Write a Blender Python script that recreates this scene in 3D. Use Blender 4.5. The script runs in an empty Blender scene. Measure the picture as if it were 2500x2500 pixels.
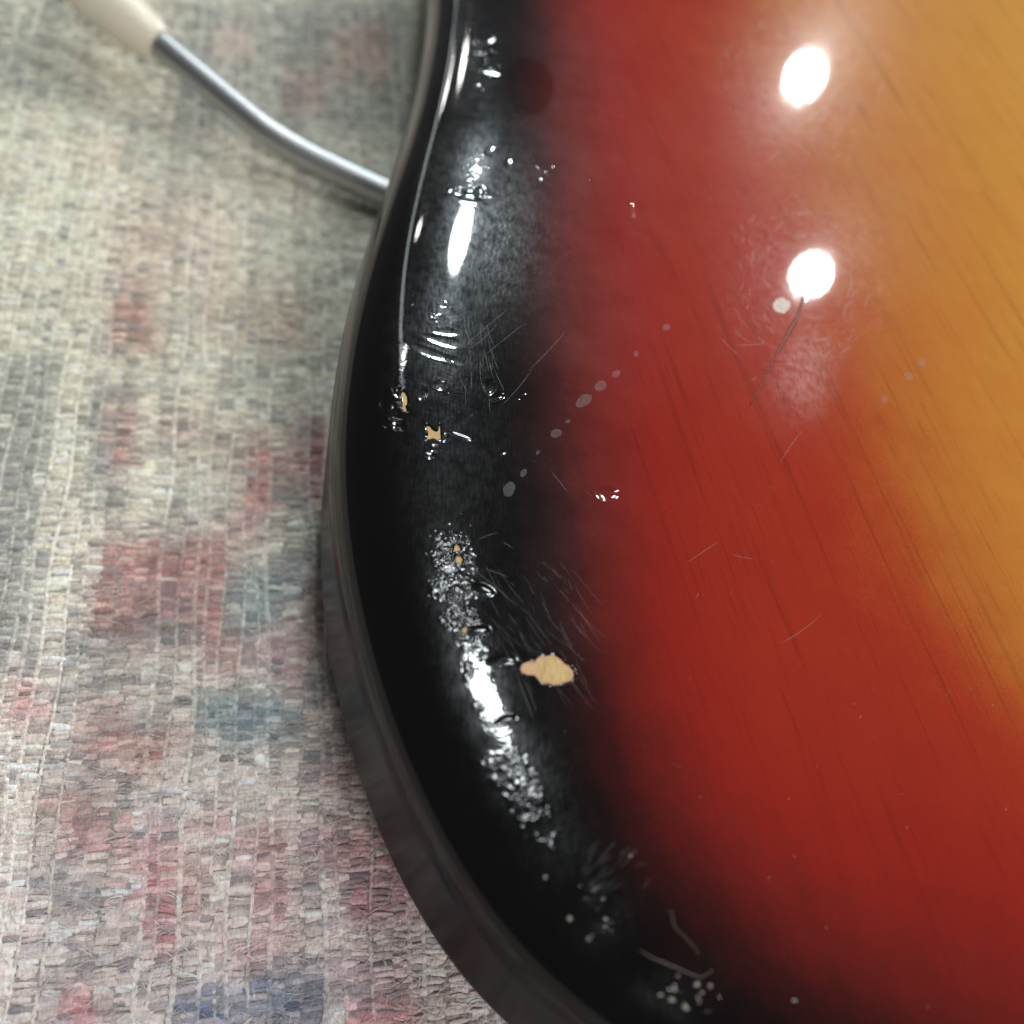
import bpy, bmesh, math, random
import numpy as np
from mathutils import Vector, Matrix
from mathutils.geometry import tessellate_polygon

random.seed(7); rng = np.random.default_rng(7)
scene = bpy.context.scene
COL = scene.collection

# ------------------------------------------------------------------ camera
H = 0.055            # height of the guitar's back above the rug
PXF, PXC = 2407.0, 1250.0      # focal length and centre of the survey, in survey pixels
def nrm(v):
    v = np.asarray(v, float); return v / np.linalg.norm(v)
_k = -nrm([-630.0 / PXF, -1580.0 / PXF, -1.0])
_e1 = nrm(np.array([1.0, 0, 0]) - _k[0] * _k)
MW = np.array([_e1, np.cross(_k, _e1), _k])          # camera axes -> world axes
CAM = np.array([0, 0, H]) - (MW @ np.array([0, 0, -1.0])) * 0.16
cam_d = bpy.data.cameras.new('camera')
cam = bpy.data.objects.new('camera', cam_d); COL.objects.link(cam)
m4 = Matrix.Identity(4)
for i in range(3):
    for j in range(3): m4[i][j] = MW[i][j]
    m4[i][3] = CAM[i]
cam.matrix_world = m4
cam_d.sensor_width = 36.0
cam_d.lens = 36.0 * PXF / 2500.0
cam_d.clip_start = 0.005; cam_d.clip_end = 20.0
cam_d.dof.use_dof = True
cam_d.dof.focus_distance = 0.169
cam_d.dof.aperture_fstop = cam_d.lens / 3.5
scene.camera = cam

# ------------------------------------------------------------------ world + exposure
w = bpy.data.worlds.new('World'); scene.world = w; w.use_nodes = True
bgn = w.node_tree.nodes['Background']
bgn.inputs[0].default_value = (0.96, 0.97, 1.0, 1); bgn.inputs[1].default_value = 0.09
vs = scene.view_settings
vs.view_transform = 'Standard'; vs.look = 'None'; vs.exposure = 0.28; vs.gamma = 1.0; vs.use_curve_mapping = False
scene.cycles.use_denoising = True
scene.cycles.max_bounces = 5
scene.cycles.use_adaptive_sampling = True
scene.cycles.adaptive_threshold = 0.03
scene.cycles.sample_clamp_indirect = 4.0

# ------------------------------------------------------------------ survey helpers
def ray(px, py): return nrm(MW @ np.array([(px - PXC) / PXF, -(py - PXC) / PXF, -1.0]))
def on_plane(px, py, z):
    v = ray(px, py); return CAM + v * ((z - CAM[2]) / v[2])
def proj(P):
    c = (np.asarray(P) - CAM) @ MW
    return PXC + PXF * c[..., 0] / -c[..., 2], PXC - PXF * c[..., 1] / -c[..., 2]

# ------------------------------------------------------------------ body outline (plan, metres) and edge profile
OUT = np.array([(-19.8, 305.2), (-19.9, 270.2), (-19.9, 238.2), (-19.9, 210.2), (-20.0, 178.9), (-19.6, 146.9), (-21.0, 120.1), (-23.6, 97.9),
                (-26.8, 76.8), (-29.4, 57.5), (-30.9, 38.5), (-31.0, 22.2), (-30.2, 10.1), (-28.2, -3.1), (-25.5, -14.9), (-21.8, -26.8),
                (-17.7, -37.1), (-14.0, -44.9), (-10.4, -51.3), (-6.9, -56.7), (-3.6, -61.0), (-0.1, -65.1), (3.6, -68.6), (13.1, -75.4),
                (24.5, -81.7), (36.4, -86.9), (48.8, -90.7), (61.6, -93.2), (74.5, -94.4), (87.5, -94.2), (100.4, -92.7), (113.1, -89.8), (125.4, -85.6)]) / 1000.0
def smooth_curve(P, n):
    s = np.r_[0, np.cumsum(np.linalg.norm(np.diff(P, axis=0), axis=1))]
    t = np.linspace(0, s[-1], 4000)
    Q = np.stack([np.interp(t, s, P[:, j]) for j in (0, 1)], 1)
    ker = np.hanning(301); ker /= ker.sum()
    Qp = np.vstack([2 * Q[0] - Q[150:0:-1], Q, 2 * Q[-1] - Q[-2:-152:-1]])
    Q = np.stack([np.convolve(Qp[:, j], ker, 'valid') for j in (0, 1)], 1)
    s = np.r_[0, np.cumsum(np.linalg.norm(np.diff(Q, axis=0), axis=1))]
    return Q, s
QO, SO = smooth_curve(OUT, 4000)
TO = np.gradient(QO, axis=0); TO /= np.linalg.norm(TO, axis=1)[:, None]
NO = np.stack([TO[:, 1], -TO[:, 0]], 1)                   # outward (walking down the left edge: tangent -y)
if NO[1000, 0] > 0: NO = -NO

PHI = np.radians(np.linspace(0, 90, 1200))
RHO = 0.0108 + 0.062 / (1 + np.exp(-(np.degrees(PHI) - 80) / 2.2))
_dp = np.gradient(PHI)
PD = np.cumsum(RHO * np.sin(PHI) * _dp); PD -= PD[0]
PZ = np.cumsum(RHO * np.cos(PHI) * _dp); PZ = PZ - PZ[-1] + H
PS = np.cumsum(RHO * _dp); PS -= PS[0]
ZW = PZ[0]; Z0 = 0.012                                    # top of the straight wall, underside height

def surf(x, y):
    """height and normal of the back of the body over plan point (x, y)"""
    dd = np.hypot(QO[:, 0] - x, QO[:, 1] - y); i = int(dd.argmin())
    d = -((x - QO[i, 0]) * NO[i, 0] + (y - QO[i, 1]) * NO[i, 1])
    d = max(d, 0.0)
    if d >= PD[-1]: return H, np.array([0, 0, 1.0])
    z = float(np.interp(d, PD, PZ)); ph = float(np.interp(d, PD, PHI))
    return z, np.array([math.cos(ph) * NO[i, 0], math.cos(ph) * NO[i, 1], math.sin(ph)])
def hit(px, py):
    z = H
    for _ in range(25):
        p = on_plane(px, py, z); z2, n = surf(p[0], p[1]); z = z + 0.6 * (z2 - z)
    p = on_plane(px, py, z)
    return p, n

# ------------------------------------------------------------------ lamps: round ceiling lamps of the room, with added fill and streak lights
def lamp(name, px, py, dist, power, rad, col=(1, 0.985, 0.94)):
    p, n = hit(px, py); v = nrm(p - CAM); r = v - 2 * (v @ n) * n
    ld = bpy.data.lights.new(name, 'AREA'); ld.shape = 'DISK'; ld.size = rad * 2
    ld.energy = power; ld.color = col
    o = bpy.data.objects.new(name, ld); COL.objects.link(o)
    L = p + r * dist
    o.location = Vector(L); o.rotation_euler = Vector(-r).to_track_quat('-Z', 'Y').to_euler()
    print('LAMP', name, L.round(2))
    return o
lamp('ceiling_lamp', 1965, 187, 1.95, 9, 0.025, (1, 1, .97))
lamp('ceiling_lamp', 1980, 672, 1.95, 9, 0.025, (1, 1, .97))
lamp('ceiling_lamp', 1124, 580, 1.9, 7, 0.066, (.82, .95, 1))
lamp('ceiling_lamp', 1186, 1700, 1.9, 6, 0.115, (.90, .98, 1.0))
lamp('ceiling_lamp', 1098, 1410, 1.9, .8, 0.08, (.94, 1.0, 1.0))
lamp('ceiling_lamp', 1132, 150, 2.2, .35, 0.020)
lamp('ceiling_lamp', 1088, 230, 2.2, .25, 0.016)
lamp('ceiling_lamp', 1022, 560, 2.2, .25, 0.018)
lamp('ceiling_lamp', 986, 870, 2.2, .25, 0.016)
fd = bpy.data.lights.new('rug_fill_light', 'AREA'); fd.shape = 'DISK'; fd.size = .5; fd.energy = 14; fd.color = (1.0, .97, .97)  # added unseen fill light that lifts the shaded rug along the body
fo = bpy.data.objects.new('rug_fill_light', fd); COL.objects.link(fo); fo.location = (.42, -1.20, 1.45); fo.rotation_euler = Vector((-.45, 1.20, -1.45)).to_track_quat('-Z', 'Y').to_euler()
def rim_streak_light(a, b, dist, radiance, wid):  # added strip light, placed so its reflection draws the rim streak
    E = []
    for q in (a, b):
        p, n = hit(*q); v = nrm(p - CAM); E.append(p + (v - 2 * (v @ n) * n) * dist)
    c = (E[0] + E[1]) / 2; x = nrm(E[1] - E[0]); zz = nrm(c - x * (c @ x)); yy = np.cross(zz, x); L = float(np.linalg.norm(E[1] - E[0]))
    ld = bpy.data.lights.new('rim_streak_light', 'AREA'); ld.shape = 'RECTANGLE'; ld.size = L; ld.size_y = wid; ld.energy = radiance * math.pi * L * wid; ld.color = (.85, .96, 1)
    o = bpy.data.objects.new('rim_streak_light', ld); COL.objects.link(o)
    o.matrix_world = Matrix(((x[0], yy[0], zz[0], c[0]), (x[1], yy[1], zz[1], c[1]), (x[2], yy[2], zz[2], c[2]), (0, 0, 0, 1)))
rim_streak_light((1108, 60), (984, 960), 2.2, 7.0, .022)

# ------------------------------------------------------------------ node helpers
def lin(r, g, b):
    f = lambda c: (c / 255 / 12.92) if c <= 10.3 else ((c / 255 + 0.055) / 1.055) ** 2.4
    return (f(r), f(g), f(b), 1)
class NT:
    def __init__(s, name):
        s.m = bpy.data.materials.new(name); s.m.use_nodes = True
        s.t = s.m.node_tree; s.n = s.t.nodes; s.p = s.n['Principled BSDF']; s.o = s.n['Material Output']
    def new(s, t, **kw):
        nd = s.n.new(t)
        for k, v in kw.items(): setattr(nd, k, v)
        return nd
    def link(s, a, b): s.t.links.new(a, b)
    def put(s, sock, v):
        if hasattr(v, 'is_output'): s.link(v, sock)
        else: sock.default_value = v
    def math(s, op, a, b=0.0, clamp=False):
        nd = s.new('ShaderNodeMath', operation=op); nd.use_clamp = clamp
        s.put(nd.inputs[0], a); s.put(nd.inputs[1], b); return nd.outputs[0]
    def attr(s, name):
        return s.new('ShaderNodeAttribute', attribute_name=name)
    def coord(s): return s.new('ShaderNodeTexCoord').outputs['Object']
    def mapping(s, vec, scale=(1, 1, 1), rot=(0, 0, 0), loc=(0, 0, 0)):
        nd = s.new('ShaderNodeMapping'); s.link(vec, nd.inputs[0])
        nd.inputs[1].default_value = loc; nd.inputs[2].default_value = rot; nd.inputs[3].default_value = scale
        return nd.outputs[0]
    def noise(s, vec, scale, detail=2, rough=0.5, dist=0.0):
        nd = s.new('ShaderNodeTexNoise'); s.link(vec, nd.inputs['Vector'])
        nd.inputs['Scale'].default_value = scale; nd.inputs['Detail'].default_value = detail
        nd.inputs['Roughness'].default_value = rough; nd.inputs['Distortion'].default_value = dist
        return nd.outputs[0]
    def ramp(s, fac, stops, interp='LINEAR'):
        nd = s.new('ShaderNodeValToRGB'); cr = nd.color_ramp; cr.interpolation = interp
        while len(cr.elements) < len(stops): cr.elements.new(0.5)
        for e, (p, c) in zip(cr.elements, stops): e.position = p; e.color = c
        s.put(nd.inputs[0], fac); return nd.outputs[0]
    def mix(s, fac, a, b, mode='MIX'):
        nd = s.new('ShaderNodeMix', data_type='RGBA', blend_type=mode)
        s.put(nd.inputs[0], fac); s.put(nd.inputs[6], a); s.put(nd.inputs[7], b); return nd.outputs[2]
    def rng(s, v, a, b, c=0.0, d=1.0, smooth=False):
        nd = s.new('ShaderNodeMapRange'); nd.interpolation_type = 'SMOOTHSTEP' if smooth else 'LINEAR'
        s.put(nd.inputs[0], v); nd.inputs[1].default_value = a; nd.inputs[2].default_value = b
        nd.inputs[3].default_value = c; nd.inputs[4].default_value = d; return nd.outputs[0]

def link_obj(name, mesh, mat=None, parent=None):
    o = bpy.data.objects.new(name, mesh); COL.objects.link(o)
    if mat: mesh.materials.append(mat)
    if parent: o.parent = parent
    return o
def tag(o, label=None, cat=None, group=None, kind=None):
    if label: o['label'] = label
    if cat: o['category'] = cat
    if group: o['group'] = group
    if kind: o['kind'] = kind
    return o
def empty(name, loc=(0, 0, 0)):
    o = bpy.data.objects.new(name, None); COL.objects.link(o); o.location = loc; o.empty_display_size = 0.02
    return o
def np_mesh(name, V, Fq, smooth=True):
    """mesh from an (n,3) array and an (m,k) face array, all faces with k corners"""
    me = bpy.data.meshes.new(name); k = Fq.shape[1]
    me.vertices.add(len(V)); me.vertices.foreach_set('co', np.ascontiguousarray(V, np.float32).ravel())
    me.loops.add(Fq.size); me.loops.foreach_set('vertex_index', np.ascontiguousarray(Fq, np.int32).ravel())
    me.polygons.add(len(Fq)); me.polygons.foreach_set('loop_start', np.arange(0, Fq.size, k, dtype=np.int32))
    me.update(calc_edges=True)
    me.polygons.foreach_set('use_smooth', np.full(len(Fq), smooth)); me.validate()
    return me
def grid_faces(r, c):
    i = np.arange(r * c).reshape(r, c)
    return np.stack([i[:-1, :-1], i[:-1, 1:], i[1:, 1:], i[1:, :-1]], -1).reshape(-1, 4)
def vattr(me, name, arr):
    a = me.attributes.new(name, 'FLOAT', 'POINT'); a.data.foreach_set('value', np.ascontiguousarray(arr, np.float32).ravel())

# ------------------------------------------------------------------ marks and painted reflections on the lacquer, surveyed
def Z(pts, ox, oy, sc): return [(ox + x * sc, oy + y * sc) for x, y in pts]
def ring(cx, cy, rx, ry, rot=0, n=12, jit=0.12, seed=1):
    r = random.Random(seed); out = []
    for i in range(n):
        a = 2 * math.pi * i / n; k = 1 + r.uniform(-jit, jit)
        x, y = rx * k * math.cos(a), ry * k * math.sin(a); c, s = math.cos(rot), math.sin(rot)
        out.append((cx + x * c - y * s, cy + x * s + y * c))
    return out
CHIPS = [
    Z([(893,435),(905,412),(935,392),(965,390),(980,398),(990,378),(1010,362),(1045,358),(1080,350),(1110,362),(1140,385),(1160,405),(1185,420),(1210,448),(1217,475),(1205,505),(1170,520),(1130,532),(1090,535),(1060,525),(1035,530),(1015,515),(995,490),(975,472),(950,480),(920,470),(898,455)], 900, 1450, .414),
    Z([(690,897),(735,920),(750,950),(795,975),(820,955),(830,900),(845,895),(848,950),(850,1060),(835,1075),(790,1065),(770,1055),(720,1068),(675,1080),(690,1050),(680,1030),(705,1005),(685,960),(675,920)], 900, 850, .207),
    Z([(400,500),(430,520),(450,560),(462,600),(458,650),(440,670),(452,735),(430,745),(405,735),(400,690),(395,640),(390,580),(378,530)], 900, 850, .207),
    ring(1116, 1337, 10, 9, 0, 10, .2, 3), ring(1121, 1366, 11, 10, 0, 10, .2, 4), ring(1135, 1536, 8, 7, 0, 9, .25, 5),
]
def ragged(poly, amp, seed):
    r = random.Random(seed); out = []
    for (ax, ay), (bx, by) in zip(poly, poly[1:] + poly[:1]):
        for k in range(3):
            t = k / 3; out.append((ax + (bx - ax) * t + r.uniform(-amp, amp), ay + (by - ay) * t + r.uniform(-amp, amp)))
    return out
CHIPS = [ragged(p, 1.4 if i == 0 else .4, i + 50) for i, p in enumerate(CHIPS)]
# dents: x, y, half width, half height, rotation (rad), depth in mm
DENTS = [(1483,1205,25,15,.1,.45),(1552,515,9,20,0,.32),(1566,570,7,8,0,.3),(1627,335,9,11,0,.12),(1690,410,6,8,0,.1),
    (1168,1542,24,14,-.1,.36),(1180,1441,24,13,.3,.34),(1228,1612,32,13,-.1,.36),(1234,1757,24,8,-.3,.25),
    (1082,832,40,10,.25,.09),(1055,862,46,9,.35,.09),(1090,810,30,8,.1,.06),(1110,880,22,8,.3,.06),
    (1195,945,14,16,.4,.22),(1215,968,18,8,-.4,.24),(975,960,10,12,0,.2),(965,1010,14,16,0,.2),(975,1040,14,10,0,.2),(940,975,14,26,0,.15),
    (1085,1068,12,10,0,.2),(1125,1066,26,5,.35,.16),(1060,1095,14,9,0,.15),(1050,1112,10,7,0,.15),(1030,960,12,14,0,.14),(1075,940,14,10,0,.14),
    (1150,480,40,10,.1,.2),(1170,470,12,14,0,.2),(1120,470,18,9,0,.15),(1195,370,12,10,0,.12),(1240,400,8,10,0,.1),
    (1190,120,22,16,0,.15),(1175,145,12,16,0,.15),(1210,105,16,8,0,.1),(1200,185,20,7,.2,.12),(1170,215,8,8,0,.1),
    (1845,85,22,6,-.9,.08),(2065,165,6,14,0,.08),(1905,885,5,5,0,.05),
    (1330,425,7,8,0,.1),(1345,410,6,6,0,.1),(1315,440,7,6,0,.08),(1430,440,6,8,0,.1),(1395,470,6,7,0,.08),(1525,285,5,6,0,.08),(1430,253,5,6,0,.08),
    (1265,972,5,4,0,.1),(1278,960,8,4,-.5,.1),(1228,1104,10,5,-.4,.1),(1360,1138,8,4,-.6,.1),(1330,1130,5,4,-.6,.1),(1306,1124,6,4,-.4,.1)]
WEAR = [(1105,1260,55,30,0,.35),(1110,1310,60,50,0,.8),(1115,1360,60,45,0,1),(1105,1430,60,60,0,1),(1125,1500,50,50,0,1),(1150,1570,45,45,0,.7),
    (1150,1640,30,70,-.3,.45),(1190,1760,30,60,-.3,.40),(1235,1880,70,55,.4,1),(1285,1960,80,60,.5,1),(1340,2050,70,60,.6,.7),
    (1390,2130,70,50,.6,.35),(1450,2200,70,50,.5,.9),(1480,2265,60,50,.4,1),(1430,2180,40,30,0,.7),(1650,2400,90,45,.4,.9),(1750,2450,70,40,.4,.7),(1600,2360,60,30,.2,.5),
    (1090,1000,110,60,.2,.32),(965,1000,30,70,.1,.55),(1060,760,60,45,0,.3),(1185,130,50,60,.2,.55),(1150,470,45,18,0,.35),(1330,420,50,40,0,.35),(1150,400,40,30,0,.2)]
SAND = [(1165,400,70,60,0,.8),(1240,570,60,150,0,1),(1235,650,60,80,0,.9),(1080,790,70,60,0,.6),(1120,930,120,120,0,.5),(1110,1190,120,120,0,.4),
    (1320,1900,150,140,.4,.4),(1200,1700,60,160,.3,.3),(1400,1800,100,90,.3,.35),(1300,2050,120,120,.5,.35)]
REFL_HAZE = [(1400,330,150,330,0,.9),(1300,120,110,160,0,.6),(1420,750,170,260,0,.7),(1380,1200,160,300,.1,.35),(1330,1600,150,200,.3,.25),(1560,480,120,300,.2,.5),(1090,1150,110,200,0,.35),(1980,420,240,420,0,.35),(1960,930,120,120,0,.45)]  # grey ceiling reflection, painted into the lacquer colour
SCUFF = [(1195,570,120,180,0,1.0),(1150,400,80,80,0,.9),(1080,830,100,160,0,.7),(1110,1150,130,220,0,.4),(1110,1400,80,150,0,.6),(1170,1680,80,160,-.3,.9),(1260,1880,110,130,-.4,.8),(1350,2080,110,110,-.6,.6),
    (1470,2240,90,80,-.5,.7),(1110,120,60,160,-.1,.5),(1040,450,40,250,-.1,.35),(1300,1500,150,150,.4,.22),(1965,187,230,210,0,.035),(1980,680,240,240,0,.04),(1965,930,60,90,.3,.35),(1980,960,40,60,.3,.4),(1640,2410,120,60,-.4,.5)]
def blob(px, py, L):
    out = np.zeros_like(px)
    for x, y, rx, ry, a, amp in L:
        c, s = math.cos(a), math.sin(a); u = ((px - x) * c + (py - y) * s) / rx; v = (-(px - x) * s + (py - y) * c) / ry
        out = np.maximum(out, amp * np.exp(-(u * u + v * v) * .9))
    return np.clip(out, 0, 1)
def poly_sd(px, py, poly):
    """distance to polygon edge, positive inside"""
    P = np.array(poly); Q = np.roll(P, -1, 0); d = np.full(px.shape, 1e9); ins = np.zeros(px.shape, bool)
    for (ax, ay), (bx, by) in zip(P, Q):
        ex, ey = bx - ax, by - ay; t = np.clip(((px - ax) * ex + (py - ay) * ey) / (ex * ex + ey * ey), 0, 1)
        d = np.minimum(d, np.hypot(px - ax - t * ex, py - ay - t * ey))
        cr = ((ay > py) != (by > py)) & (px < (bx - ax) * (py - ay) / (by - ay + 1e-12) + ax); ins ^= cr
    return np.where(ins, d, -d)

# sprayed colour: level lines of the burst
BURST = {0.0: [(1230,-100),(1230,0),(1225,300),(1215,600),(1230,900),(1255,1200),(1290,1500),(1345,1800),(1430,2080),(1550,2290),(1700,2440),(1870,2570)],
    0.3: [(1320,-100),(1320,0),(1320,300),(1325,600),(1350,900),(1390,1200),(1430,1500),(1500,1800),(1600,2040),(1760,2240),(1950,2390),(2220,2530)],
    0.6: [(1450,-100),(1450,0),(1480,300),(1530,600),(1560,900),(1600,1200),(1640,1500),(1720,1740),(1860,1920),(2080,2060),(2420,2160)],
    0.8: [(1725,-100),(1725,0),(1785,300),(1895,600),(1965,900),(2040,1200),(2140,1450),(2270,1640),(2460,1810)],
    1.0: [(1900,-100),(1900,0),(1965,300),(2065,600),(2140,900),(2225,1200),(2335,1450),(2460,1620),(2600,1740)],
    1.25: [(2290,-100),(2290,0),(2375,300),(2475,600),(2570,900),(2680,1200)]}
bp, bv = [], []
for lv, pts in BURST.items():
    for q in pts: bp.append(on_plane(*q, H)[:2] * 10); bv.append(lv)
bp = np.array(bp); bv = np.array(bv)
def tps_k(r2): return 0.5 * r2 * np.log(r2 + 1e-9)
_A = tps_k(((bp[:, None] - bp[None]) ** 2).sum(-1)) + np.eye(len(bp)) * 0.02
_Pm = np.c_[np.ones(len(bp)), bp]
_L = np.block([[_A, _Pm], [_Pm.T, np.zeros((3, 3))]])
_W = np.linalg.solve(_L, np.r_[bv, 0, 0, 0])
def burst(x, y):
    X = np.stack([x, y], -1).reshape(-1, 2) * 10; out = np.empty(len(X))
    for i in range(0, len(X), 40000):
        c = X[i:i + 40000]; out[i:i + 40000] = tps_k(((c[:, None] - bp[None]) ** 2).sum(-1)) @ _W[:-3] + _W[-3] + c @ _W[-2:]
    return out.reshape(x.shape)

# ------------------------------------------------------------------ materials
def mat_body():
    t = NT('sunburst_lacquer'); co = t.coord()
    g = on_plane(2220, 1430, H) - on_plane(2070, 1100, H); ga = math.atan2(g[1], g[0])
    gv = t.mapping(co, rot=(0, 0, -ga))
    n1 = t.noise(t.mapping(gv, (17, 600, 1)), 1.0, 4, .6, 1.0)
    n2 = t.noise(t.mapping(gv, (55, 1900, 1), loc=(3, 7, 0)), 1.0, 2, .55, .3)
    n3 = t.noise(co, 90, 4, .6)
    n4 = t.noise(co, 2500, 2, .6)
    b = t.attr('burst').outputs['Fac']
    u = t.math('ADD', b, t.math('MULTIPLY', t.math('SUBTRACT', n3, .5), .15))
    u = t.math('ADD', u, t.math('MULTIPLY', t.math('SUBTRACT', n1, .5), .07))
    u = t.math('ADD', u, t.math('MULTIPLY', t.math('SUBTRACT', n4, .5), .14))
    u = t.math('DIVIDE', u, 1.4)
    col = t.ramp(u, [(0.0, lin(3, 3, 4)), (.09, lin(27, 10, 10)), (.19, lin(62, 20, 19)), (.30, lin(112, 31, 26)), (.43, lin(152, 39, 29)), (.571, lin(170, 54, 33)),
                     (.65, lin(180, 80, 38)), (.73, lin(192, 112, 48)), (.893, lin(212, 148, 62)), (1.0, lin(220, 160, 70))])
    # open grain: short dark streaks, only where wood shows through the colour
    show = t.rng(b, .25, .7, 0, 1)
    dk = t.math('MULTIPLY', t.rng(n1, .52, .74, 0, 1, True), show)
    dk2 = t.math('MULTIPLY', t.math('MULTIPLY', t.rng(n2, .60, .74, 0, 1, True), show), .7)
    dark = t.math('MULTIPLY', t.math('MAXIMUM', dk, dk2), .42)
    col = t.mix(dark, col, t.mix(1.0, col, (.33, .22, .2, 1), 'MULTIPLY'))
    spk = t.rng(n4, .62, .72, 0, .22, True)
    col = t.mix(spk, col, t.mix(1.0, col, (.4, .35, .4, 1), 'MULTIPLY'))
    col = t.mix(1.0, col, (.80, .74, .70, 1), 'MULTIPLY')
    hz = t.math('MULTIPLY', t.math('MULTIPLY', t.attr('refl_haze').outputs['Fac'], t.rng(b, -.1, .35, .25, 1)), t.rng(n3, .3, .7, .05, .13))
    col = t.mix(hz, col, (.30, .26, .27, 1))  # reflected grey mixed into the base colour
    t.put(t.p.inputs['Base Color'], col)
    p = t.p
    p.inputs['Roughness'].default_value = 0.27
    stk = t.noise(t.mapping(co, (3200, 380, 800), rot=(0, 0, -.15)), 1.0, 2, .6)
    stk2 = t.noise(co, 420, 3, .65)
    sl = t.math('MULTIPLY', t.attr('scuff').outputs['Fac'], t.math('MULTIPLY', t.rng(stk, .35, .65, .25, 1.0), t.rng(stk2, .35, .62, .3, 1.0)))
    t.link(t.math('ADD', t.math('MULTIPLY', sl, .55), .004), p.inputs['Specular IOR Level'])
    p.inputs['Coat Weight'].default_value = 1.0
    p.inputs['Coat Roughness'].default_value = 0.035
    p.inputs['Coat IOR'].default_value = 1.5
    wa = t.attr('wear').outputs['Fac']; sand = t.attr('sand').outputs['Fac']
    wear = t.rng(t.math('ADD', wa, t.math('MULTIPLY', t.math('SUBTRACT', t.noise(co, 380, 2, .6), .5), 1.9)), .3, 1.0, 0, 1, True)
    wear = t.math('MULTIPLY', wear, t.rng(wa, .04, .2, 0, 1))
    # relief in metres
    a1 = t.noise(co, 1350, 1, .5, .6); a2 = t.noise(co, 1700, 0, .5)
    vo = t.new('ShaderNodeTexVoronoi'); t.link(co, vo.inputs['Vector']); vo.inputs['Scale'].default_value = 900
    hw = t.math('ADD', t.math('MULTIPLY', t.math('SUBTRACT', a1, .5), 1.5e-4), t.math('MULTIPLY', vo.outputs['Distance'], 0.8e-4))
    hw = t.math('MULTIPLY', hw, wear)
    hs = t.math('MULTIPLY', t.math('MULTIPLY', t.math('SUBTRACT', a2, .5), 3.2e-5), sand)
    sc = None
    for k, (ang, sx, sy) in enumerate([(.3, 260, 7000), (1.35, 240, 6500), (2.4, 250, 6800)]):
        n = t.noise(t.mapping(co, (sx, sy, 1), rot=(0, 0, ang), loc=(k * 3.1, k, 0)), 1.0, 1, .6)
        n = t.rng(n, .60, .75, 0, 1)
        sc = n if sc is None else t.math('ADD', sc, n)
    hsc = t.math('MULTIPLY', sc, 1.6e-7)
    h = t.math('ADD', t.math('ADD', hw, hs), hsc)
    bm = t.new('ShaderNodeBump'); bm.inputs['Strength'].default_value = 1.0; bm.inputs['Distance'].default_value = 1.0
    t.link(h, bm.inputs['Height'])
    t.link(bm.outputs[0], p.inputs['Coat Normal'])
    ge = t.new('ShaderNodeNewGeometry'); sx = t.new('ShaderNodeSeparateXYZ'); t.link(ge.outputs['True Normal'], sx.inputs[0])
    t.link(t.rng(sx.outputs[2], .05, .55, .16, .03, True), p.inputs['Coat Roughness']); t.link(t.rng(sx.outputs[2], .0, .6, .22, 1.0, True), p.inputs['Coat Weight'])
    t.link(bm.outputs[0], p.inputs['Normal'])
    return t.m
def mat_simple(name, col, rough=.5, metal=0.0, spec=.5, bump=0, bscale=500, var=0.0, vscale=300):
    t = NT(name); p = t.p; co = t.coord()
    n = t.noise(co, vscale, 3, .6)
    c = t.mix(t.math('MULTIPLY', n, var), col, (col[0] * .5, col[1] * .45, col[2] * .4, 1)) if var else col
    t.put(p.inputs['Base Color'], c); p.inputs['Roughness'].default_value = rough; p.inputs['Metallic'].default_value = metal
    p.inputs['Specular IOR Level'].default_value = spec
    if bump:
        b = t.new('ShaderNodeBump'); b.inputs['Distance'].default_value = bump; t.link(t.noise(co, bscale, 3, .6), b.inputs['Height']); t.link(b.outputs[0], p.inputs['Normal'])
    return t.m
def mat_film(name, col, alpha, rough):
    t = NT(name); co = t.coord()
    t.p.inputs['Base Color'].default_value = col; t.p.inputs['Roughness'].default_value = rough
    t.put(t.p.inputs['Alpha'], t.rng(t.noise(co, 1500, 2, .5), .3, .7, alpha * .6, alpha))
    return t.m
def mat_wood():
    t = NT('bare_wood'); co = t.coord()
    n = t.noise(t.mapping(co, (4200, 500, 500), rot=(0, 0, -.25)), 1.0, 3, .6); n2 = t.noise(co, 700, 2)
    c = t.mix(t.rng(n, .35, .75, 0, .6), lin(206, 174, 118), lin(138, 102, 58)); c = t.mix(t.rng(n2, .5, .8, 0, .5), c, lin(158, 118, 78))
    t.put(t.p.inputs['Base Color'], c); t.p.inputs['Roughness'].default_value = .75
    return t.m
M_BODY = mat_body(); M_WOOD = mat_wood()
M_SEAL = mat_simple('wood_sealer', lin(202, 160, 116), .6, var=.25, vscale=1500)
M_CHROME = mat_simple('chrome', (.46, .46, .46, 1), .40, 1.0, bump=.00005, bscale=900)
M_TIP = mat_simple('cream_plastic', lin(236, 228, 208), .35, var=.1)
M_DROP = mat_film('dried_drop_film', (.40, .37, .37, 1), .16, .5)
M_SMUDGE = mat_film('pale_smudge_film', (.8, .72, .58, 1), .75, .5)
M_SCR = mat_film('scratched_lacquer', (.5, .49, .49, 1), .30, .35)
M_DUST_GLINT = mat_simple('pale_dust_glint', lin(168, 166, 150), .7, var=.5, vscale=2500)  # shared by real dust and the lumps that stand for rim glints
M_HAIR = mat_simple('brown_hair', lin(120, 52, 34), .4)
M_LINT = mat_simple('grey_lint', lin(150, 135, 128), .7)

# ------------------------------------------------------------------ guitar
guitar = tag(empty('electric_guitar'), 'sunburst electric guitar lying face down on the faded rug, rim lacquer worn', 'guitar')

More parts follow.
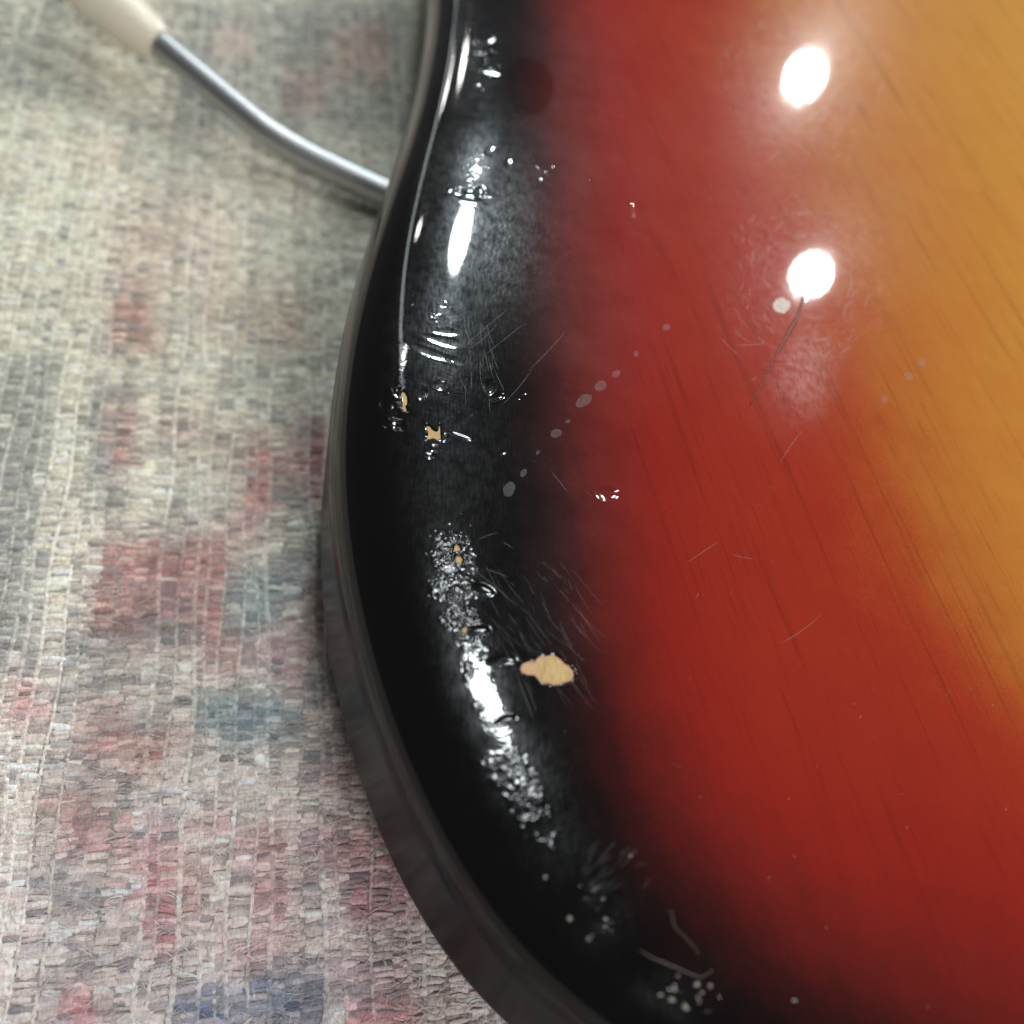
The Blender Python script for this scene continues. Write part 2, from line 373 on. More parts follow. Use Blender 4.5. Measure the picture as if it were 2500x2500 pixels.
def build_body():
    # samples along the outline: dense where the edge is in view
    y = QO[:, 1]
    dens = np.where((y < .190) & (y > -.0785), 1 / .00020, 1 / .0012)
    cs = np.r_[0, np.cumsum(.5 * (dens[1:] + dens[:-1]) * np.diff(SO))]
    si = np.interp(np.arange(0, cs[-1], 1.0), cs, np.arange(len(SO)))
    i0 = np.clip(si.astype(int), 0, len(SO) - 2); fr = (si - i0)[:, None]
    Q = QO[i0] * (1 - fr) + QO[i0 + 1] * fr; N = NO[i0] * (1 - fr) + NO[i0 + 1] * fr; N /= np.linalg.norm(N, axis=1)[:, None]
    S = len(Q)
    rows = []   # (d, z, nd, nz)
    for d in (.055, .035, .02): rows.append((d, Z0, 0, -1))
    for a in np.radians(np.linspace(-88, 0, 22)): rows.append((.010 * (1 - math.cos(a)), Z0 + .010 + .010 * math.sin(a), math.cos(a), math.sin(a)))
    for z in np.linspace(Z0 + .010, ZW, 22)[1:]: rows.append((0, z, 1, 0))
    ss = np.arange(.0002, PS[-1], .0002)
    for s in ss:
        ph = np.interp(s, PS, PHI); rows.append((float(np.interp(s, PS, PD)), float(np.interp(s, PS, PZ)), math.cos(ph), math.sin(ph)))
    for d in np.arange(PD[-1] + .00022, .052, .00022): rows.append((d, H, 0, 1))
    R = np.array(rows); nb = len(R)
    V = np.empty((nb, S, 3)); NN = np.empty((nb, S, 3))
    V[..., :2] = Q[None] - R[:, 0][:, None, None] * N[None]; V[..., 2] = R[:, 1][:, None]
    NN[..., :2] = R[:, 2][:, None, None] * N[None]; NN[..., 2] = R[:, 3][:, None]
    # inner sheet out to the far side of the body
    inner = V[-1, :, :2]; u = np.linspace(0, 1, S)
    t = (SO[0] + np.interp(si, np.arange(len(SO)), SO)) / SO[-1]
    far = np.stack([np.interp(t, [0, .8, 1], [.25, .25, .25]), np.interp(t, [0, .75, 1], [.305, .0, -.03])], 1)
    nf = 110; k = (np.linspace(0, 1, nf + 1)[1:] ** 1.15)[:, None, None]
    Vf = np.empty((nf, S, 3)); Vf[..., :2] = inner[None] * (1 - k) + far[None] * k; Vf[..., 2] = H
    V = np.concatenate([V, Vf]); NN = np.concatenate([NN, np.tile(np.array([0, 0, 1.0]), (nf, S, 1))])
    px, py = proj(V)
    up = (NN[..., 2] > .05) & (V[..., 1] > -.085)
    wear = blob(px, py, WEAR) * up; sand = blob(px, py, SAND) * up
    disp = np.zeros(px.shape)
    refl_haze = blob(px, py, REFL_HAZE) * up; scuff = blob(px, py, SCUFF) * up
    refl_haze *= 1 - 1 / (1 + np.exp(np.clip((np.hypot((px - 1290) / 1.0, (py - 212) / 1.15) - 62) / 3.0, -30, 30)))  # dark round reflection left out of the painted grey
    mm = .066        # survey pixel in mm on the back
    for x, yv, rx, ry, a, dep in DENTS:
        c, s = math.cos(a), math.sin(a); uu = ((px - x) * c + (py - yv) * s) / rx; vv = (-(px - x) * s + (py - yv) * c) / ry
        r2 = uu * uu + vv * vv
        wob = 1 + .25 * np.sin(3 * np.arctan2(vv, uu) + x)
        disp -= dep * .55e-3 * np.exp(-(r2 * wob) ** 2) - .06e-3 * dep * np.exp(-((np.sqrt(r2) - 1.35) / .3) ** 2) * 2
    for poly in CHIPS:
        xs = [q[0] for q in poly]; ys = [q[1] for q in poly]
        sel = (px > min(xs) - 20) & (px < max(xs) + 20) & (py > min(ys) - 20) & (py < max(ys) + 20) & up
        sd = poly_sd(px[sel], py[sel], poly)
        disp[sel] = np.minimum(disp[sel], 0) * (sd < -6) + -.28e-3 * np.clip((sd + 1.4) / 2.2, 0, 1)
    V = V + NN * (disp * up)[..., None]
    b = burst(V[..., 0], V[..., 1])
    Lb = np.array([.0]); b = np.where(NN[..., 2] < .5, np.minimum(b, -.05), b)
    # close the far side: drop to the underside
    Vc = V[-1].copy(); Vc[:, 2] = Z0; Vu = V[0].copy()
    V = np.concatenate([V, Vc[None], Vu[None]])
    ext = lambda A, v: np.concatenate([A, np.full((2, S), v)])
    me = np_mesh('body', V.reshape(-1, 3), grid_faces(V.shape[0], S))
    vattr(me, 'burst', ext(b, 0)); vattr(me, 'wear', ext(wear, 0)); vattr(me, 'sand', ext(sand, 0)); vattr(me, 'refl_haze', ext(refl_haze, 0)); vattr(me, 'scuff', ext(scuff, 0))
    return me
body = link_obj('body', build_body(), M_BODY, guitar)

def surf_patch(name, poly, off, mat, parent, shrink=1.0, rings=3):
    P = np.array(poly); c = P.mean(0); P = c + (P - c) * shrink
    # densify edge, then tessellate over the true surface
    pts = []
    for a, b in zip(P, np.roll(P, -1, 0)):
        for k in range(3): pts.append(a + (b - a) * k / 3)
    V3 = []
    for q in pts:
        p, n = hit(*q); V3.append(Vector(p + n * off))
    tris = tessellate_polygon([[Vector((q[0], -q[1], 0)) for q in pts]])
    me = bpy.data.meshes.new(name); me.from_pydata(V3, [], [tuple(t) for t in tris]); me.update()
    # face up
    if me.polygons and sum(p.normal.z for p in me.polygons) < 0: me.flip_normals()
    return link_obj(name, me, mat, parent)
for i, poly in enumerate(CHIPS):
    o = surf_patch('paint_chip', poly, -.00024, M_SEAL if i == 0 else M_WOOD, body)
    if i == 0:
        P = np.array(poly); q = np.r_[P[12:66]]; cq = q.mean(0); q = cq + (q - cq) * (.86 + .05 * np.sin(np.arange(len(q)) * .9))[:, None]
        surf_patch('bare_wood', q.tolist(), -.00021, M_WOOD, body)
    if i == 0: o['label'] = 'cloud-shaped bare wood patch where the black lacquer has chipped away'

# dried drops
DROPS = [(1425,978,22,13,-.6),(1466,942,15,12,-.5),(1504,913,11,8,-.6),(1357,1058,14,11,-.4),(1386,1029,7,4,-.4),(1313,1105,6,4,-1),(1278,1155,11,7,-.9),
         (1243,1195,19,14,-1.2),(1627,799,10,8,-.3),(1553,864,6,7,0),(2218,919,12,10,0),(2250,885,11,10,0),(2160,975,9,9,0)]
for k, (x, y, rx, ry, a) in enumerate(DROPS):
    surf_patch('dried_drop', ring(x, y, rx, ry, a, 14, .08, k + 20), .00003, M_DROP, body)

surf_patch('dried_smudge', ring(1908, 746, 21, 19, 0, 14, .1, 77), .00003, M_SMUDGE, body)

# scratches: hairline grooves, with lamp glare painted as pale lines, one mass
def ribbons(lines, name, mat, parent, off=.00002):
    V, Fc = [], []
    for pts, wd in lines:
        hs = [hit(*q) for q in pts]; base = len(V)
        for i, (p, n) in enumerate(hs):
            a = hs[max(i - 1, 0)][0]; b = hs[min(i + 1, len(hs) - 1)][0]; s = np.cross(nrm(b - a), n)
            k = wd * (.25 if i in (0, len(hs) - 1) else 1); V += [tuple(p + n * off - s * k), tuple(p + n * off + s * k)]
        for i in range(len(hs) - 1): Fc.append((base + 2 * i, base + 2 * i + 1, base + 2 * i + 3, base + 2 * i + 2))
    me = bpy.data.meshes.new(name); me.from_pydata(V, [], Fc); me.update()
    return link_obj(name, me, mat, parent)
def seg(x0, y0, x1, y1, bow=0.0, n=4):
    out = []
    for i in range(n + 1):
        t = i / n; nx, ny = -(y1 - y0), x1 - x0; k = bow * 4 * t * (1 - t); out.append((x0 + (x1 - x0) * t + nx * k, y0 + (y1 - y0) * t + ny * k))
    return out
LN = []
for a in [(1380,810,1290,905),(1300,900,1225,990),(1240,755,1130,850),(1215,790,1150,850),(1280,790,1180,870),(1170,1315,1215,1300),(1228,1323,1252,1340),(1260,1642,1302,1755),(1275,1655,1310,1740),
          (1345,1150,1385,1200),(1130,1375,1260,1480),(1185,1390,1240,1410),(1680,1372,1755,1322),(1788,1354,1840,1364),(1905,1130,1960,1050),(1960,838,2035,828),(1940,842,2030,822),
          (1790,800,1830,838),(1755,820,1815,880),(1835,930,1850,920),(1908,1570,2005,1500),(1700,1460,1706,1448),(1795,842,1870,838)]:
    LN.append((seg(*a, random.uniform(-.04, .04)), .000035 if a[0] < 1320 else .00004))
r = random.Random(3)
for _ in range(90):   # brushed arc below the worn spot
    x = r.uniform(1180, 1420); y = r.uniform(1360, 1660); L = 20 + 110 * r.random() ** 2; a = r.gauss(.93, .14)
    LN.append((seg(x, y, x + L * math.cos(a), y + L * math.sin(a), .02), r.uniform(.000010, .000022)))
for _ in range(26):   # rubbed streaks under the bright shoulder
    x = r.uniform(1120, 1215); y = r.uniform(760, 960); L = r.uniform(20, 70); a = r.gauss(1.30, .16)
    LN.append((seg(x, y, x + L * math.cos(a), y + L * math.sin(a), .02), r.uniform(.00002, .00004)))
for cx, cy, rr in [(1965, 187, 1), (1980, 680, 1)]:  # scratch glare round the two lamp reflections, painted as pale hairlines
    for _ in range(150):
        th = r.uniform(0, 6.28); d = r.uniform(85, 210) * rr; x, y = cx + d * math.cos(th), cy + d * math.sin(th); L = r.uniform(10, 45); a = th + 1.57 + r.gauss(0, .35)
        LN.append((seg(x, y, x + L * math.cos(a), y + L * math.sin(a), .03), r.uniform(.000018, .00006)))
for _ in range(40):
    x = r.uniform(1450, 1620); y = r.uniform(2080, 2180) ; L = r.uniform(15, 45); a = r.gauss(-.8, .12)
    LN.append((seg(x - 40, y, x - 40 + L * math.cos(a), y + L * math.sin(a), .02), r.uniform(.00001, .00002)))
for _ in range(60):
    x = r.uniform(1300, 2400); y = r.uniform(150, 1900); L = r.uniform(8, 30); a = r.uniform(0, 3.14)
    LN.append((seg(x, y, x + L * math.cos(a), y + L * math.sin(a), .03), r.uniform(.000006, .000014)))
tag(ribbons(LN, 'scratch_and_glare', M_SCR, body), kind='stuff')

# ------------------------------------------------------------------ tremolo arm (chrome bar with plastic tip), screwed in under the body
def tube(name, pts, rad, mat, parent, sides=20, caps=True):
    P = np.array(pts, float); n = len(P); T = np.gradient(P, axis=0); T /= np.linalg.norm(T, axis=1)[:, None]
    rad = np.broadcast_to(rad, (n,)); V = []
    ref = np.array([0, 0, 1.0])
    for p, t, q in zip(P, T, rad):
        a = np.cross(t, ref); a = nrm(a) if np.linalg.norm(a) > 1e-6 else np.array([1.0, 0, 0]); b = np.cross(a, t)
        for k in range(sides):
            th = 2 * math.pi * k / sides; V.append(p + q * (math.cos(th) * a + math.sin(th) * b))
    Fc = []
    for i in range(n - 1):
        for k in range(sides): Fc.append((i * sides + k, i * sides + (k + 1) % sides, (i + 1) * sides + (k + 1) % sides, (i + 1) * sides + k))
    if caps: Fc += [tuple(range(sides)), tuple(range((n - 1) * sides, n * sides))]
    me = bpy.data.meshes.new(name); me.from_pydata([tuple(v) for v in V], [], Fc); me.update()
    bm = bmesh.new(); bm.from_mesh(me); bmesh.ops.recalc_face_normals(bm, faces=bm.faces); bm.to_mesh(me); bm.free()
    for p in me.polygons: p.use_smooth = len(p.vertices) == 4
    return link_obj(name, me, mat, parent)
def spline(pts, n):
    P = np.array(pts, float); s = np.r_[0, np.cumsum(np.linalg.norm(np.diff(P, axis=0), axis=1))]; t = np.linspace(0, s[-1], n)
    Q = np.stack([np.interp(t, s, P[:, j]) for j in range(3)], 1)
    for _ in range(max(2, n // 10)):
        Q[1:-1] = .25 * Q[:-2] + .5 * Q[1:-1] + .25 * Q[2:]
    return Q
AP = [on_plane(1075, 530, .0052), on_plane(905, 455, .0058), on_plane(760, 386, .0068), on_plane(650, 322, .0085), on_plane(520, 215, .0105), on_plane(372, 92, .0130), on_plane(330, 58, .0137)]
axis = spline(AP, 60)
arm = tube('tremolo_arm', axis, .0038, M_CHROME, guitar, 28)
d0 = nrm(axis[-1] - axis[-6]); base = on_plane(392, 112, .0126)
tl = np.array([0, .0006, .0015, .004, .009, .016, .026, .036, .042, .044]); tr = np.array([.0042, .0046, .0050, .0057, .0064, .0070, .0071, .0066, .005, .002])
tip = tube('arm_tip', [base + d0 * l for l in tl], tr, M_TIP, arm, 28)
tip['label'] = 'cream plastic tip of the tremolo arm'

# ------------------------------------------------------------------ rug
rug = tag(empty('woven_rug'), 'faded flat-woven rug in beige, rose and grey-blue under the guitar', 'rug')
RD = nrm([-.1248, .9920, 0]); RX = np.array([RD[1], -RD[0], 0])
TONES = {'cream': (202, 198, 182), 'beige': (178, 174, 163), 'grey': (138, 140, 136), 'dgrey': (104, 108, 108), 'rose': (152, 118, 114), 'red': (160, 98, 100), 'dred': (122, 82, 86),
         'teal': (104, 122, 124), 'blue': (92, 104, 116), 'pink': (182, 150, 146), 'brown': (138, 110, 102), 'mauve': (150, 124, 128), 'light': (214, 208, 190)}
PATCH = [  # x0, y0, x1, y1, tone, strength
    (-80,-60,230,240,'grey',.45),(250,60,420,200,'beige',.3),(420,0,640,330,'dgrey',.5),(640,0,1000,330,'dgrey',.55),(820,60,960,200,'brown',.5),(700,180,800,260,'rose',.6),  # large dgrey blocks at upper right paint the shadow into the dye
    (520,60,620,150,'pink',.4),(-50,250,320,660,'cream',.4),(240,460,560,700,'pink',.25),(380,400,460,520,'grey',.35),(200,330,300,420,'pink',.3),
    (270,700,372,860,'rose',.75),(345,560,380,620,'rose',.4),(480,725,520,780,'rose',.55),(560,700,760,860,'brown',.3),(620,820,680,900,'grey',.45),(540,900,720,960,'grey',.45),
    (700,1030,800,1080,'mauve',.5),(-60,870,150,1340,'grey',.75),(-60,1300,110,1640,'grey',.75),(150,860,200,1010,'cream',.6),(130,1000,185,1250,'light',.7),(105,1240,165,1520,'light',.7),(90,1500,140,1620,'cream',.7),
    (205,930,262,1200,'grey',.7),(255,960,340,1030,'grey',.5),(262,980,335,1160,'rose',.75),(390,940,440,1020,'grey',.5),(405,1000,425,1060,'dred',.5),(445,1010,480,1100,'rose',.7),(395,1090,420,1130,'dgrey',.6),
    (525,1040,560,1110,'rose',.6),(600,1060,680,1260,'rose',.75),(690,1070,760,1190,'rose',.65),(755,1030,790,1250,'dred',.9),(620,1180,660,1240,'red',.6),(690,1190,750,1250,'grey',.5),
    (250,1180,330,1260,'grey',.6),(330,1090,520,1270,'cream',.35),(520,1230,570,1300,'grey',.6),(590,1240,620,1300,'red',.6),(515,1270,600,1330,'pink',.6),(750,1270,800,1370,'dgrey',.75),
    (240,1320,570,1450,'rose',.85),(230,1440,560,1570,'rose',.75),(330,1380,400,1420,'pink',.5),(400,1330,440,1500,'dred',.4),(560,1390,700,1560,'teal',.6),(690,1360,740,1440,'blue',.7),(740,1400,810,1560,'mauve',.5),
    (215,1490,330,1580,'brown',.7),(150,1540,320,1620,'grey',.7),(330,1520,500,1560,'teal',.6),(500,1560,620,1640,'rose',.55),(640,1530,730,1700,'mauve',.75),(590,1640,700,1690,'grey',.6),(740,1640,830,1690,'dgrey',.7),
    (30,1660,90,1770,'red',.5),(150,1670,215,1730,'dgrey',.65),(200,1690,280,1720,'rose',.5),(190,1760,320,1860,'rose',.6),(310,1780,390,1880,'brown',.75),(400,1750,440,1830,'rose',.5),(480,1700,720,1800,'teal',.85),
    (470,1780,500,1840,'brown',.6),(560,1780,620,1830,'teal',.5),(690,1740,730,1830,'dgrey',.6),(750,1800,820,1900,'dgrey',.75),(790,1870,880,1920,'red',.5),(770,1950,880,2010,'grey',.6),
    (85,1930,250,2000,'brown',.5),(160,1980,240,2090,'rose',.6),(275,2000,420,2110,'pink',.7),(210,2030,240,2060,'red',.6),(300,2120,330,2200,'red',.6),(360,2070,420,2260,'red',.55),(375,2250,420,2340,'red',.6),(450,2080,500,2240,'brown',.6),
    (470,1960,560,2060,'pink',.5),(560,2060,620,2120,'rose',.5),(600,2010,700,2200,'rose',.5),(640,2150,690,2280,'dred',.5),(750,2020,830,2130,'mauve',.7),(830,2010,1000,2160,'rose',.6),(840,2140,1000,2240,'mauve',.85),(870,2160,920,2240,'dred',.4),
    (120,2130,240,2230,'grey',.5),(-40,2200,200,2300,'cream',.3),(530,2270,565,2300,'red',.6),(590,2280,690,2340,'pink',.6),(590,2330,630,2400,'dred',.7),(640,2330,800,2390,'grey',.5),(430,2420,590,2520,'blue',.75),(620,2380,790,2500,'blue',.85),
    (180,2330,220,2400,'dgrey',.5),(170,2420,235,2520,'red',.6),(230,2440,300,2500,'grey',.5),(790,2340,1000,2440,'mauve',.5),(690,2390,1010,2450,'grey',.45),(850,2450,1010,2530,'red',.5),(880,2300,960,2380,'grey',.4)]
def dye(P):
    """sRGB dye of the rug at points P (n,3), some light and shade painted in"""
    px, py = proj(P); n = len(px); c = np.tile(np.array(TONES['beige'], float), (n, 1))
    jx = px + rng.normal(0, 7, n); jy = py + rng.normal(0, 9, n)
    inframe = (px > -120) & (px < 1300) & (py > -120) & (py < 2620)
    for x0, y0, x1, y1, tone, k in PATCH:
        sx, sy = 12, 16
        f = 1 / (1 + np.exp(-np.clip((jx - x0) / sx, -30, 30))) / (1 + np.exp(-np.clip((x1 - jx) / sx, -30, 30))) / (1 + np.exp(-np.clip((jy - y0) / sy, -30, 30))) / (1 + np.exp(-np.clip((y1 - jy) / sy, -30, 30)))
        f = f * k * rng.uniform(.75, 1.6, n) * inframe
        f = np.clip(f, 0, 1)[:, None]; c = c * (1 - f) + np.array(TONES[tone], float) * f
    # worn print: grey and pale blotches a few picks wide
    U, Wv = P @ RX, P @ RD
    m1 = np.sin(U * 700 + 3 * np.sin(Wv * 310)) * np.sin(Wv * 620 + 2.5 * np.sin(U * 280 + 1)); m2 = np.sin(U * 1650 + 2 * np.sin(Wv * 900 + 2)) * np.sin(Wv * 1500 + 2 * np.sin(U * 700))
    g = np.clip(m1 * .5 + m2 * .5, 0, 1)[:, None] * .8; c = c * (1 - g) + np.array([122, 126, 128.]) * g
    g = np.clip(-m1 * .3 - m2 * .6, 0, 1)[:, None] * .5; c = c * (1 - g) + np.array([206, 202, 190.]) * g
    # beyond the surveyed strip the print goes on as soft random blocks
    keys = list(TONES); bx = np.floor((P @ RX) / .014).astype(int); by = np.floor((P @ RD) / .017).astype(int)
    hsh = (bx * 73856093 ^ by * 19349663) % 9973; t = np.array([TONES[keys[h % len(keys)]] for h in hsh], float); k = ((hsh % 7) / 7 * .7 * (~inframe))[:, None]
    c = c * (1 - k) + t * k
    c = 128 + (c - 128) * 1.08; k = np.clip((py - 900) / 1400, 0, 1)[:, None]; c *= (1 - k) * np.array([1.0, 1.0, .97]) + k * np.array([1.07, 1.02, 1.06]); c *= 1.20 * rng.normal(1, .08, (n, 1)); return np.clip(c, 20, 240)  # brighter, pinker light lower down is painted into the dye
def srgb2lin(c):
    c = c / 255; return np.where(c <= .04045, c / 12.92, ((c + .055) / 1.055) ** 2.4)
def mat_rug(name, attr=True):
    t = NT(name); co = t.coord(); p = t.p
    p.inputs['Roughness'].default_value = .95; p.inputs['Specular IOR Level'].default_value = .1
    n = t.noise(t.mapping(co, (2200, 900, 900)), 1.0, 3, .65); n2 = t.noise(co, 420, 3, .6)
    v = t.math('ADD', t.rng(n, .25, .75, .74, 1.24), t.rng(n2, .3, .7, -.15, .15))
    if attr: base = t.attr('dye').outputs['Color']
    else:
        vor = t.new('ShaderNodeTexVoronoi'); t.link(co, vor.inputs['Vector']); vor.inputs['Scale'].default_value = 55
        base = t.ramp(t.new('ShaderNodeSeparateColor').outputs[0], [(0, lin(150, 140, 130)), (1, lin(170, 165, 150))])
        base = t.mix(t.noise(co, 30, 3), lin(190, 182, 172), lin(150, 138, 136))
    col = t.mix(1.0, base, t.new('ShaderNodeCombineColor').outputs[0], 'MULTIPLY')
    cc = t.n[-1] if False else [x for x in t.n if x.bl_idname == 'ShaderNodeCombineColor'][-1]
    for i in range(3): t.link(v, cc.inputs[i])
    t.put(p.inputs['Base Color'], col)
    b = t.new('ShaderNodeBump'); b.inputs['Distance'].default_value = .0004; t.link(n, b.inputs['Height']); t.link(b.outputs[0], p.inputs['Normal'])
    return t.m
M_YARN = mat_rug('dyed_yarn'); M_BACK = mat_rug('rug_backing', False)
CW, RH = .0030, .00085     # cord spacing across, pick spacing along
def build_rug():
    nu, nv = 4, 4
    # one pick: a low half-round bead lying across between two cords
    us = np.linspace(-1, 1, nu); vs_ = np.linspace(0, math.pi, nv)
    prof = np.sqrt(np.clip(1 - us ** 2 * .92, 0, 1))
    B = np.array([[u, math.cos(v) * (.55 + .45 * p), math.sin(v) * p] for u, p in zip(us, prof) for v in vs_])
    Fq = grid_faces(nu, nv)
    ci = np.arange(-54, 44); ri = np.arange(-163, 360)
    C, Rr = np.meshgrid(ci, ri, indexing='ij'); C = C.ravel(); Rr = Rr.ravel(); n = len(C)
    # cords wander a little
    wob = .0007 * np.sin(Rr * .03 + C * 1.7) + .0004 * np.sin(Rr * .13 + C * .9)
    x = C * CW + wob + rng.normal(0, .00016, n); y = (Rr + .5 * (C % 2)) * RH + rng.normal(0, .00022, n)
    ctr = x[:, None] * RX[None] + y[:, None] * RD[None]
    ok = (ctr[:, 0] < .06) | (ctr[:, 1] < -.02); ctr = ctr[ok]; n = len(ctr)
    hx = rng.normal(.0018, .00035, n); hy = rng.normal(.00064, .00014, n); hz = rng.normal(.00044, .00014, n); tw = rng.normal(0, .10, n)
    V = np.empty((n, len(B), 3))
    ax = RX[None] * np.cos(tw)[:, None] + RD[None] * np.sin(tw)[:, None]; ay = -RX[None] * np.sin(tw)[:, None] + RD[None] * np.cos(tw)[:, None]
    V[:] = ctr[:, None, :] + B[None, :, :1] * (hx[:, None] * ax)[:, None] + B[None, :, 1:2] * (hy[:, None] * ay)[:, None]
    V[:, :, 2] = -.00042 + B[None, :, 2] * hz[:, None]
    cd = srgb2lin(dye(ctr))
    Fa = (Fq[None] + (np.arange(n) * len(B))[:, None, None]).reshape(-1, 4)[:, ::-1]
    me = np_mesh('woven_picks', V.reshape(-1, 3), Fa)
    a = me.attributes.new('dye', 'FLOAT_COLOR', 'POINT'); a.data.foreach_set('color', np.repeat(np.c_[cd, np.ones(n)], len(B), 0).astype(np.float32).ravel())
    return me
picks = tag(link_obj('woven_picks', build_rug(), M_YARN, rug), kind='stuff')
def build_cords():
    # warp cords: raised ridges that run up the rug in the furrows between the picks
    Vs, Fs, Cs = [], [], []; base = 0
    rr = np.arange(-163, 360, .5); sides = 5; th = np.linspace(0, math.pi, sides)
    for c in range(-54, 44):
        thick = random.choice([.01, .01, .3, .4, .5]); 
        x = (c + .5) * CW + .0007 * np.sin(rr * .03 + (c + .5) * 1.7) + .0004 * np.sin(rr * .13 + (c + .5) * .9) + rng.normal(0, .00006, len(rr))
        y = rr * RH
        ctr = x[:, None] * RX + y[:, None] * RD; n = len(ctr)
        hgt = (.00022 + .00016 * np.sin(rr * math.pi + c * math.pi)) * thick + rng.normal(0, .00006, n) - .00022
        wd = .0010 * thick * (1 + rng.normal(0, .12, n))
        V = ctr[:, None, :] + (np.cos(th)[None, :, None] * wd[:, None, None]) * RX[None, None]
        V[:, :, 2] = hgt[:, None] + np.sin(th)[None] * .00036 * thick
        d = dye(ctr); d = np.minimum(d * .8 + np.array([244, 238, 224]) * .22, 245)
        Vs.append(V.reshape(-1, 3)); Fs.append(grid_faces(n, sides)[:, ::-1] + base); Cs.append(np.repeat(srgb2lin(d), sides, 0)); base += n * sides
    V = np.concatenate(Vs); me = np_mesh('warp_cords', V, np.concatenate(Fs)); Cc = np.concatenate(Cs)
    a = me.attributes.new('dye', 'FLOAT_COLOR', 'POINT'); a.data.foreach_set('color', np.c_[Cc, np.ones(len(Cc))].astype(np.float32).ravel())
    return me
tag(link_obj('warp_cords', build_cords(), M_YARN, rug), kind='stuff')
def build_fuzz():
    n = 46000; a = rng.uniform(-.155, .05, n); b = rng.uniform(-.12, .28, n); P = a[:, None] * RX + b[:, None] * RD
    P = P[P[:, 0] < .02]; n = len(P); long_ = rng.random(n) < .05
    L = np.where(long_, rng.uniform(.003, .008, n), rng.uniform(.0012, .0034, n)); ang = np.where(rng.random(n) < .6, rng.normal(0, .45, n), rng.uniform(0, 6.28, n)); bow = rng.uniform(-.6, .6, n)
    dv = RX * np.cos(ang)[:, None] + RD * np.sin(ang)[:, None]; sv = np.stack([-dv[:, 1], dv[:, 0], 0 * ang], 1); wv = np.where(long_, rng.uniform(.00002, .00005, n), rng.uniform(.00003, .00007, n)); h0 = rng.uniform(-.00012, .00018, n)
    m = 5; V = np.empty((n, m, 2, 3))
    for i in range(m):
        t = i / (m - 1); q = P + dv * (L * (t - .5))[:, None] + sv * (bow * L * (t - t * t))[:, None]; z = h0 + .0003 * math.sin(math.pi * t)
        tp = wv * (.3 if i in (0, m - 1) else 1)
        V[:, i, 0] = q - sv * tp[:, None]; V[:, i, 1] = q + sv * tp[:, None]; V[:, i, :, 2] = z[:, None] + np.array([0, .00003])
    k = np.arange(m - 1); Fq = np.stack([2 * k, 2 * k + 2, 2 * k + 3, 2 * k + 1], 1)
    me = np_mesh('loose_fuzz', V.reshape(-1, 3), (Fq[None] + (np.arange(n) * 2 * m)[:, None, None]).reshape(-1, 4))
    c = dye(P) * .85 + np.array([196, 190, 178]) * .17; c *= rng.uniform(.85, 1.18, (n, 1)); c = srgb2lin(np.clip(c, 20, 240))
    a_ = me.attributes.new('dye', 'FLOAT_COLOR', 'POINT'); a_.data.foreach_set('color', np.repeat(np.c_[c, np.ones(n)], 2 * m, 0).astype(np.float32).ravel())
    return me
tag(link_obj('loose_fuzz', build_fuzz(), M_YARN, rug), kind='stuff')
me = bpy.data.meshes.new('rug_backing')
bm = bmesh.new(); bmesh.ops.create_cube(bm, size=1.0, matrix=Matrix.Translation((0, 0, -.00158)) @ Matrix.Diagonal((1.6, 1.6, .0022, 1))); bm.to_mesh(me); bm.free()
link_obj('backing', me, M_BACK, rug)

# ------------------------------------------------------------------ hair, lint and dust lying on the lacquer, and rim glints built as lumps
def strand(name, pts, rad, mat, lift, label, cat):
    P = []
    for i, q in enumerate(pts):
        p, n = hit(q[0], q[1]); P.append(p + n * (lift if len(q) < 3 else q[2]))
    Q = spline(P, 40); o = tube(name, Q, np.interp(np.linspace(0, 1, 40), np.linspace(0, 1, len(rad)), rad), mat, None, 6)
    return tag(o, label, cat)
strand('hair', [(1924, 694), (1940, 700), (1955, 703, .0004), (1963, 716, .0006), (1958, 742), (1942, 785), (1915, 830), (1880, 895), (1830, 990)], [.00006, .00014, .00026, .00034, .00028, .00016, .00012, .00010, .00005], M_HAIR, .0002,
       'short brown hair curving down from the lower bright lamp reflection', 'hair')
strand('lint_fibre', [(1630, 2222), (1642, 2226), (1641, 2245), (1650, 2268), (1675, 2290), (1695, 2312), (1706, 2330)], [.00002, .000035, .000025, .00003, .00002], M_LINT, .0001, 'thin pale lint fibre curled on the dark red lower lacquer', 'lint')
strand('lint_fibre', [(1560, 2320), (1595, 2340), (1640, 2358), (1690, 2380), (1712, 2388), (1740, 2368)], [.00002, .000045, .00004, .000035, .00002], M_LINT, .0001, 'forked grey lint fibre among the pale specks on black rim', 'lint')
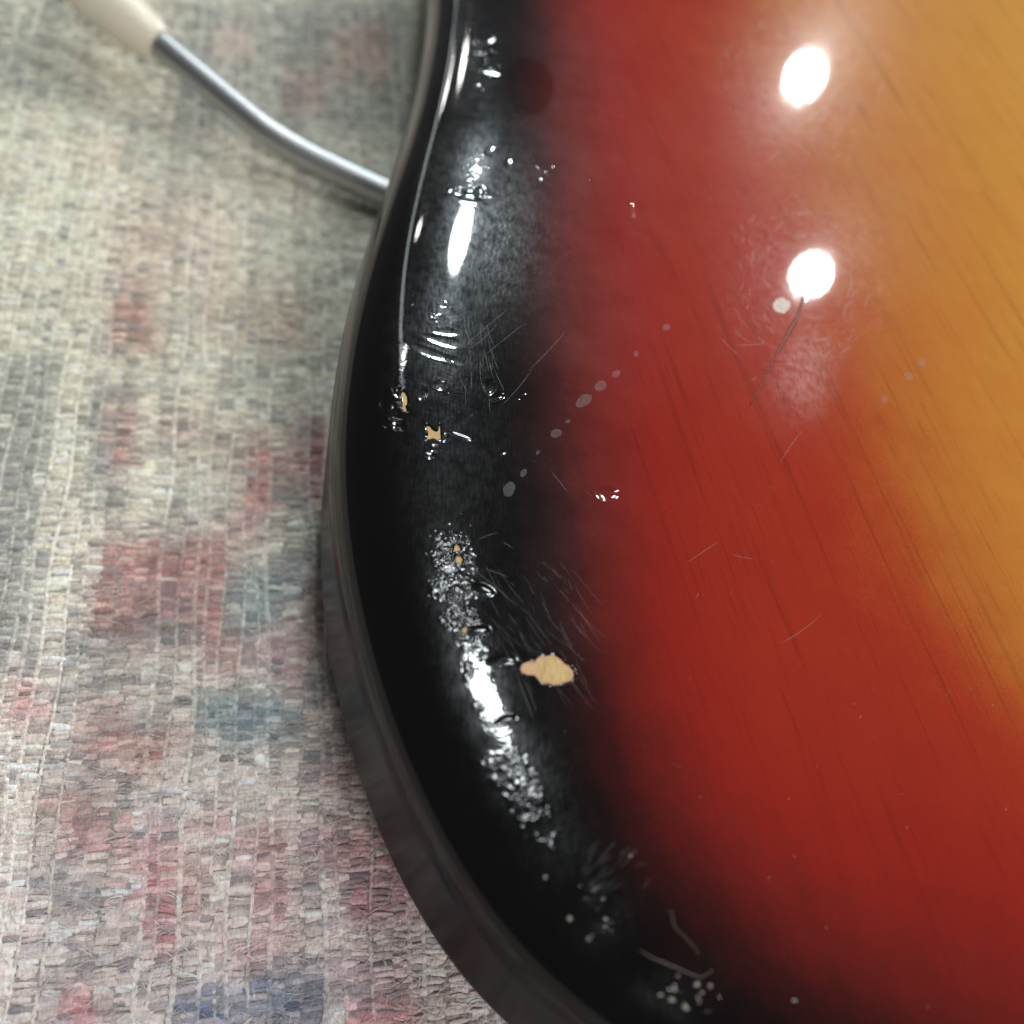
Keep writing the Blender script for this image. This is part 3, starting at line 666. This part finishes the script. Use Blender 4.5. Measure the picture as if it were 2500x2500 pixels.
def speck(px, py, r_, sq=1.0, rot=0.0, label=None, group=None):
    p, n = hit(px, py); bm = bmesh.new(); bmesh.ops.create_icosphere(bm, subdivisions=2, radius=1.0)
    rr = random.Random(int(px * 7 + py))
    ph = [rr.uniform(0, 6) for _ in range(6)]
    for v in bm.verts:
        k = 1 + .35 * math.sin(3 * v.co.x + ph[0]) + .35 * math.sin(4.5 * v.co.y + ph[1]) + .2 * math.sin(6 * v.co.z + ph[2]); v.co *= k
    M = Matrix.Translation(Vector(p + n * r_ * .25)) @ Vector(n).to_track_quat('Z', 'Y').to_matrix().to_4x4() @ Matrix.Rotation(rot, 4, 'Z') @ Matrix.Diagonal((r_ * .55, r_ * sq * .5, r_ * .18, 1))
    bmesh.ops.transform(bm, matrix=M, verts=bm.verts); me = bpy.data.meshes.new('dust_glint_speck'); bm.to_mesh(me); bm.free()
    for q in me.polygons: q.use_smooth = True
    return tag(link_obj('dust_glint_speck', me, M_DUST_GLINT), label, 'dust', group)
G1 = 'pale glint specks on the black lower rim'
for (x, y, rr_, sq) in [(1700,2404,.00055,.8),(1733,2407,.00065,.6),(1712,2424,.0004,.7),(1705,2438,.00055,.6),(1674,2460,.0008,.6),(1640,2441,.0006,.7),(1613,2429,.0006,.55),(1645,2416,.0005,.7)]:  # glints of the worn rim, put in as pale lumps
    speck(x, y, rr_, sq, random.uniform(0, 3), 'pale glint modelled as a speck in the cluster at the bottom of the black rim', G1)
speck(1330, 2141, .00055, .9, 0, 'round cream glint modelled as a speck on the black rim, uppermost of the large pale specks')  # this and the next two are rim glints put in as lumps
speck(1389, 2243, .0006, .7, 1.2, 'oval cream glint modelled as a speck alone on the black rim below the round one')
speck(1437, 2293, .0006, .6, .2, 'pale glint modelled as a speck on the black rim at the left end of the rough patch')
speck(1539, 2089, .0004, .6, 1.5, 'small pale speck on the dark maroon beside the rough black patch')
speck(1938, 2443, .0005, .7, .5, 'faint grey speck alone on the near-black lower right lacquer')
G2 = 'tiny pale dust grains scattered over the red lacquer'
for (x, y) in [(1709,1946),(1924,1951),(1940,2091),(2214,2019),(2200,1940),(2367,1682),(2423,1722),(2085,1718),(2100,1750),(2455,1977),(2266,2457),(1877,2144),(2018,2265)]:
    speck(x, y, .00017, .8, random.uniform(0, 3), 'tiny pale dust grain on the red lacquer', G2)
